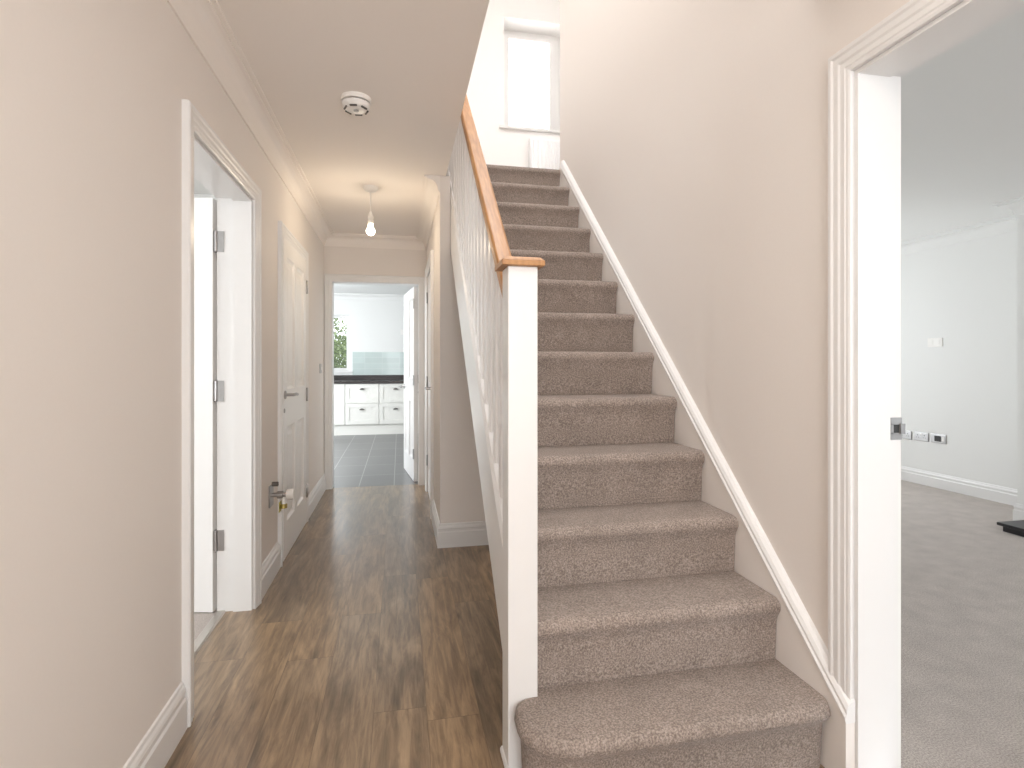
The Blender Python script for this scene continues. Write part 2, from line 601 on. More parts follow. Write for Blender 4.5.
# right room shell
RX, RZ = 5.07, 2.42
struct('wall_lounge', MB().box(RX, RX + 0.15, -2.2, 5.6, 0, RZ), 'cool_wall', 'pale wall with sockets seen through the right doorway', 'wall')
struct('wall_lounge_back', MB().box(XR + LT, 2.1, 5.5, 5.6, 0, RZ).box(4.3, RX, 5.5, 5.6, 0, RZ).box(2.1, 4.3, 5.5, 5.6, 2.3, RZ).box(2.1, 4.3, 5.5, 5.6, 0, 0.35), 'cool_wall', 'back wall of the room on the right', 'wall')
w = MB().box(XR + LT, 2.0, -2.3, -2.1, 0, RZ).box(4.6, RX, -2.3, -2.1, 0, RZ).box(2.0, 4.6, -2.3, -2.1, 0, 0.7).box(2.0, 4.6, -2.3, -2.1, 2.2, RZ)
struct('wall_lounge_front', w, 'cool_wall', 'front wall of the room on the right with its bay opening', 'wall')
struct('ceiling_lounge', MB().box(XR + LT, RX + 0.15, -2.3, 5.6, RZ, RZ + 0.1), 'cool_wall', 'pale ceiling of the room on the right', 'ceiling')
struct('wall_lounge_partition', MB().box(XR + LT, XR + LT + 0.004, DR[1] + 0.02, 5.5, 0, RZ), 'cool_wall', 'partition wall of the room on the right', 'wall')
struct('wall_chimney_breast', MB().box(4.57, RX, 1.0, 3.245, 0, RZ), 'cool_wall', 'pale chimney breast at the right edge behind the black hearth', 'wall')

# left room shell
w = MB().box(-3.7, -3.6, 0.2, 0.9, 0, CZ).box(-3.7, -3.6, 2.3, 4.4, 0, CZ).box(-3.7, -3.6, 0.9, 2.3, 0, 0.9).box(-3.7, -3.6, 0.9, 2.3, 2.1, CZ).box(-3.6, -0.86, 4.3, 4.4, 0, CZ).box(-3.6, -0.86, 0.2, 0.3, 0, CZ)
struct('wall_side_room', w, 'cool_wall', 'pale walls of the room behind the left doorway', 'wall')
struct('ceiling_side_room', MB().box(-3.7, -0.86, 0.2, 4.4, CZ, CZ + 0.1), 'cool_wall', 'pale ceiling of the room behind the left doorway', 'ceiling')

# kitchen shell
KB = 10.0
KW = (-1.62, -0.87, 1.06, 2.05)
w = MB()
w.box(-2.6, KW[0], KB, KB + 0.2, 0, CZ).box(KW[1], 2.7, KB, KB + 0.2, 0, CZ)
w.box(KW[0], KW[1], KB, KB + 0.2, 0, KW[2]).box(KW[0], KW[1], KB, KB + 0.2, KW[3], CZ)
struct('wall_kitchen', w, 'cool_wall', 'pale back wall of the kitchen around its window', 'wall')
w = MB().box(-2.7, -2.6, YE + 0.1, 6.5, 0, CZ).box(-2.7, -2.6, 8.9, KB + 0.2, 0, CZ).box(-2.7, -2.6, 6.5, 8.9, 0, 0.3).box(-2.7, -2.6, 6.5, 8.9, 2.36, CZ)
struct('wall_kitchen_left', w, 'cool_wall', 'left wall of the kitchen', 'wall')
w = MB().box(2.6, 2.7, YE + 0.1, KB + 0.3, 0, CZ)
struct('wall_kitchen_right', w, 'cool_wall', 'right wall of the kitchen', 'wall')
w = MB().box(-2.6, -0.86, YE, YE + 0.12, 0, CZ).box(XU + 0.05, 2.7, YE, YE + 0.12, 0, CZ)
struct('wall_kitchen_front', w, 'cool_wall', 'kitchen side of the wall beside its doorway', 'wall')
struct('ceiling_kitchen', MB().box(-2.7, 2.7, YE + 0.12, KB + 0.3, CZ, CZ + 0.1), 'cool_wall', 'white kitchen ceiling', 'ceiling')
struct('ground_garden', MB().box(-14, 12, KB + 0.3, 40, -0.3, -0.15), 'lawn', 'green garden ground beyond the kitchen window', 'ground')

# ------------------------------------------------------------------ coving, baseboards
cov = [(0, -0.108), (0.007, -0.108), (0.011, -0.094)]
for k in range(9):
    a = math.pi / 2 * k / 8
    cov.append((0.016 + 0.066 * (1 - math.cos(a)), -0.086 + 0.064 * math.sin(a)))
cov += [(0.082, -0.012), (0.100, -0.012), (0.100, 0.0), (0, 0)]
UP = Vector((0, 0, 1))


def coving(name, path, label, m='ceiling'):
    """path: list of (x, y, nx, ny) with the outward direction scaled for mitres"""
    return struct(name, MB().sweep(cov, [((x, y, CZ), (nx, ny, 0), UP) for x, y, nx, ny in path]), m, label, 'coving', smooth=True)


coving('trim_1', [(XL, -1.68, 1, 0), (XL, YE, 1, -1), (XU, YE, -1, -1), (XU, YU, -1, 0)], 'moulded coving along the left wall, end wall and side wall of the hallway')
coving('trim_2', [(RX, -2.1, -1, 0), (RX, 1.0, -1, 0)], 'coving at the front of the room on the right', 'cool_wall')
coving('trim_3', [(4.57, 1.0, -1, 0), (4.57, 3.245, -1, 1), (RX, 3.245, -1, 1), (RX, 5.5, -1, -1), (XR + LT + 0.01, 5.5, 0, -1)], 'pale coving around the chimney breast and far wall of the right room', 'cool_wall')
coving('trim_4', [(-2.6, KB, 0, -1), (2.6, KB, 0, -1)], 'white coving above the kitchen back wall', 'cool_wall')

skt = [(0, 0), (0.018, 0), (0.018, 0.098), (0.013, 0.106), (0.013, 0.118), (0.016, 0.124), (0.013, 0.134), (0.008, 0.142), (0.006, 0.152), (0, 0.155)]


def skirting(name, path, label, h=1.0):
    prof = [(a, b * h) for a, b in skt]
    return struct(name, MB().sweep(prof, [((x, y, 0.0), (nx, ny, 0), UP) for x, y, nx, ny in path]), 'trim', label, 'skirting board')


AW = 0.072
skirting('baseboard_left', [(XL, -1.68, 1, 0), (XL, D1[0] - AW - 0.004, 1, 0)], 'white moulded skirting board on the near left wall')
skirting('baseboard_left_middle', [(XL, D1[1] + AW + 0.004, 1, 0), (XL, D2[0] - AW - 0.004, 1, 0)], 'white skirting board between the two left doors')
skirting('baseboard_left_far', [(XL, D2[1] + AW + 0.004, 1, 0), (XL, YE - 0.02, 1, 0)], 'white skirting board between the closed door and the end wall')
skirting('baseboard_understairs', [(XU, D4[0] - AW - 0.004, -1, 0), (XU, YU, -1, -1), (1.20, YU, 0, -1)], 'white skirting board wrapping the corner below the stairs')
skirting('baseboard_lounge', [(4.57, 1.4, -1, 0), (4.57, 3.245, -1, 1), (RX, 3.245, -1, 1), (RX, 5.5, -1, 0)], 'white skirting board around the far wall of the right room', 0.9)
struct('trim_threshold', MB().prism([(-0.865, 0.0), (-0.82, 0.0), (-0.826, 0.007), (-0.858, 0.007)], 'Y', D1[0], D1[1]), 'strip', 'metal threshold strip between wood floor and left room carpet', 'threshold strip')

# ------------------------------------------------------------------ door frames
arch = [(0, 0), (0.012, 0), (0.015, 0.006), (0.015, 0.012), (0.0175, 0.016), (0.0175, 0.030), (0.021, 0.036), (0.021, 0.052), (0.025, 0.058), (0.025, 0.068), (0.020, AW), (0, AW)]


def architrave(name, p0, p1, out, z, label):
    """frame on a wall face: p0, p1 = opening edges on the face (x, y), out = outward normal"""
    p0, p1, n = Vector((*p0, 0)), Vector((*p1, 0)), Vector((*out, 0))
    d = (p1 - p0).normalized()
    H = Vector((0, 0, z))
    fr = [(p0, n, -d), (p0 + H, n, -d + UP), (p1 + H, n, d + UP), (p1, n, d)]
    return struct(name, MB().sweep(arch, fr), 'trim', label, 'door architrave')


architrave('trim_5', (XL, D1[0]), (XL, D1[1]), (1, 0), D1[2], 'white architrave around the open left doorway')
architrave('trim_6', (XL, D2[0]), (XL, D2[1]), (1, 0), D2[2], 'white architrave around the closed door on the left')
architrave('trim_7', (D3[0], YE), (D3[1], YE), (0, -1), D3[2], 'white architrave around the kitchen doorway')
architrave('trim_8', (XU, D4[0]), (XU, D4[1]), (-1, 0), D4[2], 'white architrave around the door in the narrow side wall')
architrave('trim_9', (XR, DR[0]), (XR, DR[1]), (-1, 0), DR[2], 'white moulded architrave around the right doorway')


def lining_x(name, xa, xb, y0, y1, z, stop, label):
    """lining of an opening in a wall that runs along Y; stop = (x0, x1) of the door stop"""
    m = MB()
    t = 0.03
    m.box(xa, xb, y0 - t, y0, 0, z).box(xa, xb, y1, y1 + t, 0, z).box(xa, xb, y0 - t, y1 + t, z, z + t)
    s0, s1 = stop
    m.box(s0, s1, y0, y0 + 0.012, 0, z).box(s0, s1, y1 - 0.012, y1, 0, z).box(s0, s1, y0 + 0.012, y1 - 0.012, z - 0.012, z)
    return struct(name, m, 'trim', label, 'door lining')


D1o, D2o = D1, D2
lining_x('trim_10', XL - LT, XL + 0.001, D1[0], D1[1], D1[2], (-0.785, -0.7015), 'white lining inside the open left doorway')
lining_x('trim_11', XL - LT, XL + 0.001, D2[0], D2[1], D2[2], (-0.845, -0.762), 'white lining around the closed left door')
lining_x('trim_12', XR - 0.001, XR + LT, DR[0], DR[1], DR[2], (XR + 0.002, XR + 0.111), 'white lining inside the right doorway')
m = MB()
m.box(D3[0] - 0.03, D3[0], YE - 0.001, YE + 0.121, 0, D3[2]).box(D3[1], D3[1] + 0.03, YE - 0.001, YE + 0.121, 0, D3[2]).box(D3[0] - 0.03, D3[1] + 0.03, YE - 0.001, YE + 0.121, D3[2], D3[2] + 0.03)
struct('trim_13', m, 'trim', 'white lining inside the kitchen doorway', 'door lining')


# ------------------------------------------------------------------ doors
def door_leaf(wd, ht, t=0.04):
    """four-panel leaf in local coordinates: hinge edge at x=0, runs to +x, thickness in y (0..t)"""
    m = MB()
    st, mid = 0.105, 0.095
    rails = [(0, 0.215), (0.80, 1.03), (ht - 0.105, ht)]
    m.box(0, st, 0, t, 0, ht).box(wd - st, wd, 0, t, 0, ht)
    for a, b in rails:
        m.box(st, wd - st, 0, t, a, b)
    cx = wd / 2
    for (a, b) in ((0.215, 0.80), (1.03, ht - 0.105)):
        m.box(cx - mid / 2, cx + mid / 2, 0, t, a, b)
        for xa, xb in ((st, cx - mid / 2), (cx + mid / 2, wd - st)):
            m.box(xa, xb, 0.013, t - 0.013, a, b)
            # sloped bead around and raised field, both faces
            for ys, yo in ((0.013, 0.0), (t - 0.013, t)):
                o = [(xa, a), (xb, a), (xb, b), (xa, b)]
                i1 = 0.016
                i = [(xa + i1, a + i1), (xb - i1, a + i1), (xb - i1, b - i1), (xa + i1, b - i1)]
                yo2 = yo + (0.003 if yo == 0 else -0.003)
                V = [m.bm.verts.new((p[0], yo2, p[1])) for p in o] + [m.bm.verts.new((p[0], ys, p[1])) for p in i]
                for k in range(4):
                    m.bm.faces.new((V[k], V[(k + 1) % 4], V[4 + (k + 1) % 4], V[4 + k]))
                f0, f1 = 0.040, 0.062
                yr = ys + (-0.008 if yo == 0 else 0.008)
                q0 = [(xa + f0, a + f0), (xb - f0, a + f0), (xb - f0, b - f0), (xa + f0, b - f0)]
                q1 = [(xa + f1, a + f1), (xb - f1, a + f1), (xb - f1, b - f1), (xa + f1, b - f1)]
                A = [m.bm.verts.new((p[0], ys, p[1])) for p in q0]
                B = [m.bm.verts.new((p[0], yr, p[1])) for p in q1]
                for k in range(4):
                    m.bm.faces.new((A[k], A[(k + 1) % 4], B[(k + 1) % 4], B[k]))
                m.bm.faces.new(B)
    return m


def lever(root, x, y, z, side, toward):
    """lever handle on a leaf face at local (x, z); side = -1 for the y=0 face, +1 for the other"""
    m = MB()
    m.lathe([(0.026, 0), (0.026, 0.006), (0.022, 0.009)] if side > 0 else [(0.022, -0.009), (0.026, -0.006), (0.026, 0)], (x, y, z), 'Y', 24)
    s = side
    m.tube([(x, y + s * 0.004, z), (x, y + s * 0.035, z), (x, y + s * 0.048, z), (x + toward * 0.012, y + s * 0.054, z), (x + toward * 0.06, y + s * 0.055, z + 0.002), (x + toward * 0.115, y + s * 0.052, z - 0.003)], 0.0095, 12)
    h = m.build('door_handle', 'chrome', root, smooth=True, local=True)
    return h


def hinges(root, x, y, zs, sx=0.030, leaf=True):
    for z in zs:
        m = MB()
        m.lathe([(0.006, -0.05), (0.0075, -0.048), (0.0075, 0.048), (0.006, 0.05)], (x, y, z), 'Z', 12)
        m.build('hinge', 'chrome', root, smooth=True, local=True)


# door 1: open into the left room
rz1 = math.pi - math.radians(12)
r = empty('door_1', (-0.866, 2.887, 0.006), 'white door standing open into the room on the left', 'door', kind='structure', rz=rz1)
door_leaf(0.79, 1.985, 0.048).build('door_leaf', 'door', r, local=True)
lever(r, 0.73, 0.048, 1.0, 1, -1)
to_local = Matrix.Rotation(-rz1, 4, 'Z') @ Matrix.Translation((0.866, -2.887, -0.006))
for z in (0.345, 1.065, 1.785):
    m = MB()
    m.box(-0.858, -0.828, D1[1] - 0.0025, D1[1] - 0.0002, z - 0.05, z + 0.05)
    m.lathe([(0.006, -0.05), (0.007, -0.048), (0.007, 0.048), (0.006, 0.05)], (-0.864, D1[1] - 0.004, z), 'Z', 12)
    m.bm.transform(to_local)
    m.box(-0.0018, 0.0, 0.010, 0.040, z - 0.056, z + 0.044)
    m.build('hinge', 'chrome', r, local=True)
# door 2: closed, hinges at its far edge
r = empty('door_2', (-0.722, D2[1] - 0.004, 0.006), 'closed white four-panel door with chrome lever on the left wall', 'door', kind='structure', rz=-math.pi / 2)
door_leaf(0.804, 1.955).build('door_leaf', 'door', r, local=True)
# local x runs to -Y (toward the camera); local +y faces the hall (+X)... leaf occupies local y 0..0.04
lever(r, 0.77, 0.04, 1.0, 1, -1)
m = MB().lathe([(0.014, 0), (0.014, 0.004), (0.011, 0.006)], (0.79, 0.04, 0.905), 'Y', 20)
m.build('lock_escutcheon', 'chrome', r, local=True, smooth=True)
hinges(r, -0.002, 0.046, (0.24, 0.96, 1.76))
# door 3: kitchen door, open into the kitchen
r = empty('door_3', (D3[1] - 0.002, YE + 0.135, 0.006), 'white kitchen door standing open into the kitchen', 'door', kind='structure', rz=math.radians(97.0))
door_leaf(0.77, 1.965).build('door_leaf', 'door', r, local=True)
lever(r, 0.71, 0.04, 0.93, 1, -1)
lever(r, 0.71, 0.0, 0.93, -1, -1)
for z in (0.28, 1.02, 1.79):
    m = MB().lathe([(0.006, -0.05), (0.0075, -0.048), (0.0075, 0.048), (0.006, 0.05)], (-0.006, 0.046, z), 'Z', 12)
    m.box(-0.034, -0.006, 0.046, 0.048, z - 0.05, z + 0.05)
    m.build('hinge', 'chrome', r, local=True, smooth=False)
# door 4: closed, in the wall under the stairs, hinges at its far edge
r = empty('door_4', (XU + 0.002, D4[1] - 0.004, 0.006), 'closed white door seen edge-on beside the kitchen doorway', 'door', kind='structure', rz=-math.pi / 2)
door_leaf(0.81, 1.985).build('door_leaf', 'door', r, local=True)
lever(r, 0.74, 0.0, 0.99, -1, -1)
hinges(r, -0.001, -0.010, (0.29, 1.02, 1.80))

# strike plate on the right lining (moves with the frame)
r = empty('strike_plate', (1.407, DR[1], 1.0), 'chrome strike plate on the white lining of the right doorway', 'strike plate')
m = MB()
m.box(1.388, 1.426, DR[1] - 0.0025, DR[1], 1.022, 1.042).box(1.388, 1.426, DR[1] - 0.0025, DR[1], 0.978, 0.998)
m.box(1.388, 1.397, DR[1] - 0.0025, DR[1], 0.995, 1.025).box(1.417, 1.426, DR[1] - 0.0025, DR[1], 0.995, 1.025)
m.box(1.418, 1.434, DR[1] - 0.006, DR[1] - 0.0025, 0.994, 1.024)
m.build('plate', 'chrome', r)
MB().box(1.397, 1.417, DR[1] - 0.001, DR[1] - 0.0002, 0.995, 1.025).build('latch_hole', 'dark', r)

# ------------------------------------------------------------------ staircase
SX0, SX1 = 0.357, 1.236
st = empty('staircase', (0.8, Y0 + GO, 0), 'straight staircase with beige carpeted steps, white balustrade and oak handrail', 'staircase')
OV = 0.027


def step_profile(y, z0, z1, yn):
    """closed (y, z) outline of one carpeted step: riser, rounded nosing, tread"""
    p = [(y + OV, z0 - 0.004), (y + OV - 0.003, z0 + 0.05), (y + OV - 0.006, z1 - 0.085), (y + 0.015, z1 - 0.062), (y + 0.005, z1 - 0.045)]
    R = 0.030
    cy, cz = y + R, z1 - R
    for k in range(9):
        a = math.radians(190 - k * 100 / 8)
        p.append((cy + R * math.cos(a), cz + R * math.sin(a)))
    p += [(y + 0.07, z1 - 0.0), (yn + OV + 0.02, z1 - 0.0), (yn + OV + 0.02, z1 - 0.05), (y + OV + 0.05, z1 - 0.05), (y + OV + 0.05, z0 - 0.004)]
    return p


def fine_steps(mb, cuts=14):
    return mb


proto = None
for n in range(2, NST + 1):
    y = Y0 + GO * n
    if proto is None:
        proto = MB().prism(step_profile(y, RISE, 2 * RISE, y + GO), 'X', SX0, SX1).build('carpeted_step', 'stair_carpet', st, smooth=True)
        bv = proto.modifiers.new('bevel', 'BEVEL')
        bv.width = 0.006
        bv.segments = 2
        bv.limit_method = 'ANGLE'
        bv.angle_limit = math.radians(60)
    else:
        o = proto.copy()
        col.objects.link(o)
        o.parent = st
        o.location = (0, GO * (n - 2), RISE * (n - 2))

# bottom step, rounded at its left end around the newel
def bull(off):
    """plan outline of the bottom step shrunk by off at its free edge"""
    yf = 1.343 + off
    pts = [(SX1, yf + 0.030), (SX1 - 0.010, yf + 0.014), (SX1 - 0.030, yf + 0.003), (SX1 - 0.07, yf), (0.47, yf)]
    cx, cy, rx, ry = 0.47, 1.475, 0.150 - off * 0.6, 0.132 - off
    for k in range(1, 13):
        a = math.radians(270 - 90 * k / 12)
        pts.append((cx + rx * math.cos(a), cy + ry * math.sin(a)))
    pts += [(cx - rx + 0.002, 1.52), (cx - rx + 0.012, 1.548), (cx - rx + 0.035, 1.563), (0.4015, 1.567), (0.4015, 1.66), (SX1, 1.66)]
    return pts


m = MB()
ringdefs = [(0.040, 0.001), (0.036, 0.06), (0.030, RISE - 0.070), (0.016, RISE - 0.052)]
for k in range(9):
    a = math.radians(200 - k * 110 / 8)
    ringdefs.append((0.026 + 0.026 * math.cos(a), RISE - 0.026 + 0.026 * math.sin(a)))
ringdefs.append((0.07, RISE))
rings = []
for off, z in ringdefs:
    rings.append([m.bm.verts.new((x, y, z)) for x, y in bull(off)])
for A, B in zip(rings, rings[1:]):
    for i in range(len(A)):
        j = (i + 1) % len(A)
        try:
            m.bm.faces.new((A[i], A[j], B[j], B[i]))
        except ValueError:
            pass
m.bm.faces.new(rings[-1])
m.bm.faces.new(rings[0][::-1])
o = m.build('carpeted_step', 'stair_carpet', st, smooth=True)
o['label'] = 'bottom carpeted step with a rounded left end'

# wall string with moulded top
yb, yt = 1.312, Y0 + GO * NST + 0.06
ytop = 4.20


def str_poly(lo, hi, y0_, y1_):
    return [(y0_, max(0, pitch(y0_) + lo)), (y1_, pitch(y1_) + lo), (y1_, pitch(y1_) + hi), (y0_, pitch(y0_) + hi)]


p = [(yb, 0.0), (2.0, 0.0), (yt, pitch(yt) - 0.30), (ytop, LZ - 0.2), (ytop, LZ + 0.012), (yt + 0.0, LZ + 0.012), (yb, pitch(yb) + 0.012)]
p[5] = (Y0 + GO * (NST) + 0.012 / RISE * GO, LZ + 0.012)
MB().prism(p, 'X', SX1 - 0.001, XR).build('wall_string', 'stringer', st)
# moulding: profile (x out of wall, up) swept along the slope
dirv = Vector((0, GO, RISE)).normalized()
nrm = Vector((0, -RISE, GO)).normalized()
mp = [(0.0, 0), (-0.030, 0), (-0.034, 0.006), (-0.034, 0.012), (-0.029, 0.018), (-0.029, 0.026), (-0.022, 0.036), (-0.012, 0.043), (0, 0.045)]
ya, yz = yb, Y0 + GO * NST + 0.005
m = MB()
vs = Vector((0, 0, 1)) * (1 / nrm.z)
m.sweep(mp, [((XR, ya - 0.002, pitch(ya) + 0.006), (1, 0, 0), vs), ((XR, yz, pitch(yz) + 0.006), (1, 0, 0), vs)])
m.build('string_moulding', 'trim', st)

# outer string, base rail
yn0, yn1 = 1.653, Y0 + GO * NST + 0.05
NX = 0.3575
p = [(yn0, pitch(yn0) - 0.29), (yn1, pitch(yn1) - 0.29), (yn1, pitch(yn1) + 0.035), (yn0, pitch(yn0) + 0.035)]
MB().prism(p, 'X', 0.3265, SX0).build('outer_string', 'trim', st)
brp = [(-0.033, 0), (0.033, 0), (0.033, 0.018), (0.024, 0.034), (-0.024, 0.034), (-0.033, 0.018)]
m = MB().sweep(brp, [((NX, yn0, pitch(yn0) + 0.035), (1, 0, 0), (0, 0, 1.35)), ((NX, yn1, pitch(yn1) + 0.035), (1, 0, 0), (0, 0, 1.35))])
m.build('base_rail', 'trim', st)
# handrail
hp = [(-0.022, -0.050), (0.022, -0.050), (0.030, -0.036), (0.030, -0.007), (0.024, -0.001), (0.0, 0.0), (-0.024, -0.001), (-0.030, -0.007), (-0.030, -0.036)]
HZ = 0.897
yh1 = Y0 + GO * NST + 0.02
m = MB().sweep(hp, [((NX, yn0 - 0.03, pitch(yn0 - 0.03) + HZ), (1, 0, 0), (0, 0, 1.36)), ((NX, yh1, pitch(yh1) + HZ), (1, 0, 0), (0, 0, 1.36))])
m.build('handrail', 'oak', st, bevel=0.003)
# newel posts
nw = MB().box(0.3125, 0.4025, 1.565, 1.655, 0.0, 1.486).build('newel_post', 'trim', st, bevel=0.003)
m = MB()
c0, c1, d0, d1 = 0.2915, 0.4200, 1.545, 1.676
m.box(c0, c1, d0, d1, 1.486, 1.501)
A = [m.bm.verts.new(q) for q in ((c0, d0, 1.501), (c1, d0, 1.501), (c1, d1, 1.501), (c0, d1, 1.501))]
B = [m.bm.verts.new(q) for q in ((c0 + .012, d0 + .012, 1.5125), (c1 - .012, d0 + .012, 1.5125), (c1 - .012, d1 - .012, 1.5125), (c0 + .012, d1 - .012, 1.5125))]
for k in range(4):
    m.bm.faces.new((A[k], A[(k + 1) % 4], B[(k + 1) % 4], B[k]))
m.bm.faces.new(B)
m.build('newel_cap', 'oak', nw, bevel=0.002)
MB().prism([(0.3125, 0), (0.305, 0), (0.305, 0.008), (0.309, 0.014), (0.3125, 0.016)], 'Y', 1.565, 1.655).build('base_bead', 'trim', nw)
yt2 = Y0 + GO * NST + 0.02
nt_ = MB().box(0.3125, 0.4025, yt2, yt2 + 0.09, LZ - 0.3, LZ + 1.10).build('newel_post', 'trim', st, bevel=0.003)
MB().box(0.2915, 0.420, yt2 - 0.016, yt2 + 0.106, LZ + 1.10, LZ + 1.125).build('newel_cap', 'oak', nt_, bevel=0.004)
# balusters
bal = None
yb0 = 1.745
nb = int((yt2 - 0.05 - yb0) / 0.108) + 1
for k in range(nb):
    y = yb0 + 0.108 * k
    if bal is None:
        h = 0.018
        lo, hi = 0.065, HZ - 0.055
        q = [(y - h, pitch(y - h) + lo), (y + h, pitch(y + h) + lo), (y + h, pitch(y + h) + hi), (y - h, pitch(y - h) + hi)]
        bal = MB().prism(q, 'X', NX - h, NX + h).build('baluster', 'trim', st, bevel=0.002, seg=1)
    else:
        o = bal.copy()
        col.objects.link(o)
        o.parent = st
        o.location = (0, 0.108 * k, 0.108 * k * RISE / GO)

# ------------------------------------------------------------------ landing window and radiator
wr = empty('window_1', (1.45, WY + 0.2, WZ0), 'white casement window on the landing above the radiator', 'window', kind='structure')
fy0, fy1 = WY + 0.20, WY + 0.27
m = MB()
m.box(WX0, WX0 + 0.035, fy0, fy1, WZ0, WZ1).box(WX1 - 0.035, WX1, fy0, fy1, WZ0, WZ1).box(WX0 + 0.035, WX1 - 0.035, fy0, fy1, WZ0, WZ0 + 0.035).box(WX0 + 0.035, WX1 - 0.035, fy0, fy1, WZ1 - 0.045, WZ1)
xm = 1.56
m.box(xm - 0.03, xm + 0.03, fy0 + 0.001, fy1 - 0.001, WZ0 + 0.035, WZ1 - 0.045)
m.build('window_frame', 'trim', wr)
for xa, xb in ((WX0 + 0.035, xm - 0.03), (xm + 0.03, WX1 - 0.035)):
    m = MB()
    s = 0.045
    za, zb = WZ0 + 0.035, WZ1 - 0.045
    ya_, yb_ = fy0 - 0.018, fy1 - 0.02
    m.box(xa, xa + s, ya_, yb_, za, zb).box(xb - s, xb, ya_, yb_, za, zb).box(xa + s, xb - s, ya_, yb_, za, za + s).box(xa + s, xb - s, ya_, yb_, zb - s, zb)
    cs = m.build('casement', 'trim', wr)
    MB().box(xa + s, xb - s, fy0 + 0.02, fy0 + 0.026, za + s, zb - s).build('pane', 'glass', cs)
    if xa > 1.4:
        hm = MB().box(xa + 0.008, xa + 0.030, ya_ - 0.012, ya_, 3.92, 4.0)
        hm.tube([(xa + 0.019, ya_ - 0.012, 3.97), (xa + 0.019, ya_ - 0.035, 3.97), (xa + 0.019, ya_ - 0.04, 3.90), (xa + 0.019, ya_ - 0.04, 3.86)], 0.007, 8)
        hm.build('window_handle', 'trim', cs)
struct('trim_14', MB().box(WX0 - 0.05, WX1 + 0.05, WY - 0.035, WY + 0.2, WZ0 - 0.028, WZ0), 'trim', 'white sill below the landing window', 'window sill', bevel=0.006)

rd = empty('radiator', (1.6, WY - 0.06, LZ + 0.12), 'white panel radiator below the landing window', 'radiator')
rz0, rz1 = LZ + 0.12, 3.345
m = MB()
pts = []
x = 1.225
n_r = 22
for k in range(n_r):
    xa = x + k * 0.035
    pts += [(xa, -0.085), (xa + 0.008, -0.095), (xa + 0.022, -0.095), (xa + 0.030, -0.085)]
xe = x + n_r * 0.035
pts += [(xe, -0.085), (xe, -0.035), (x, -0.035)]
m.prism([(a, WY + b) for a, b in pts], 'Z', rz0 + 0.02, rz1 - 0.02)
m.box(x, xe, WY - 0.09, WY - 0.035, rz0, rz0 + 0.02).box(x, xe, WY - 0.09, WY - 0.035, rz1 - 0.02, rz1)
m.build('panel', 'radiator', rd)
MB().box(x - 0.004, x, WY - 0.095, WY - 0.03, rz0, rz1).build('side_cover', 'radiator', rd)
for xx in (x + 0.1, xe - 0.1):
    MB().box(xx, xx + 0.03, WY - 0.036, WY, rz0 + 0.1, rz1 - 0.1).build('wall_bracket', 'radiator', rd)

# ------------------------------------------------------------------ ceiling fittings
sd = empty('smoke_detector', (-0.195, 2.60, CZ), 'round white smoke detector on the hallway ceiling', 'smoke detector')
MB().lathe([(0.066, -0.020), (0.068, -0.016), (0.068, 0.0)], (-0.195, 2.60, CZ), n=40).build('base_plate', 'plastic', sd, smooth=True)
MB().lathe([(0.054, -0.026), (0.054, -0.019)], (-0.195, 2.60, CZ), n=40).build('gap_ring', 'dark_metal', sd, smooth=True)
m = MB().lathe([(0.030, -0.056), (0.046, -0.054), (0.056, -0.046), (0.061, -0.036), (0.063, -0.026), (0.058, -0.0255)], (-0.195, 2.60, CZ), n=40)
m.build('sensor_body', 'plastic', sd, smooth=True)
m = MB()
for a in range(0, 360, 60):
    ca, sa = math.cos(math.radians(a + 20)), math.sin(math.radians(a + 20))
    px, py = -0.195 + 0.049 * ca, 2.60 + 0.049 * sa
    m.tube([(px - sa * 0.016, py + ca * 0.016, CZ - 0.0535), (px + sa * 0.016, py - ca * 0.016, CZ - 0.0535)], 0.0045, 8)
m.build('vent_slot', 'dark_metal', sd)
MB().lathe([(0.010, -0.060), (0.012, -0.058), (0.012, -0.055)], (-0.195, 2.60, CZ), n=20).build('test_button', 'chrome', sd, smooth=True)

PX, PY = -0.195, 3.89
pl = empty('pendant_light', (PX, PY, CZ), 'bare lit bulb hanging on a white flex from the ceiling', 'pendant light')
MB().lathe([(0.022, -0.034), (0.034, -0.030), (0.050, -0.014), (0.053, 0.0)], (PX, PY, CZ), n=32).build('ceiling_rose', 'plastic', pl, smooth=True)
MB().tube([(PX, PY, CZ - 0.03), (PX, PY, 2.24)], 0.004, 10).build('flex', 'plastic', pl)
MB().lathe([(0.018, 2.165), (0.020, 2.168), (0.020, 2.188), (0.017, 2.190), (0.017, 2.200), (0.020, 2.202), (0.020, 2.214), (0.015, 2.225), (0.008, 2.245), (0.005, 2.25)], (PX, PY, 0), n=24).build('lampholder', 'plastic', pl, smooth=True)
pf = [(0.003, 2.085)]
for k in range(1, 10):
    a = math.radians(-90 + k * 15)
    pf.append((0.030 * math.cos(a), 2.115 + 0.030 * math.sin(a)))
pf += [(0.018, 2.145), (0.015, 2.166)]
MB().lathe(pf, (PX, PY, 0), n=24).build('bulb', 'bulb', pl, smooth=True)
ld = bpy.data.lights.new('pendant_glow', 'POINT')
ld.energy = 4
ld.color = (1.0, 0.84, 0.64)
ld.shadow_soft_size = 0.034
lo = bpy.data.objects.new('pendant_glow', ld)
lo.location = (0, 0, 2.04 - CZ)
lo.parent = pl
col.objects.link(lo)

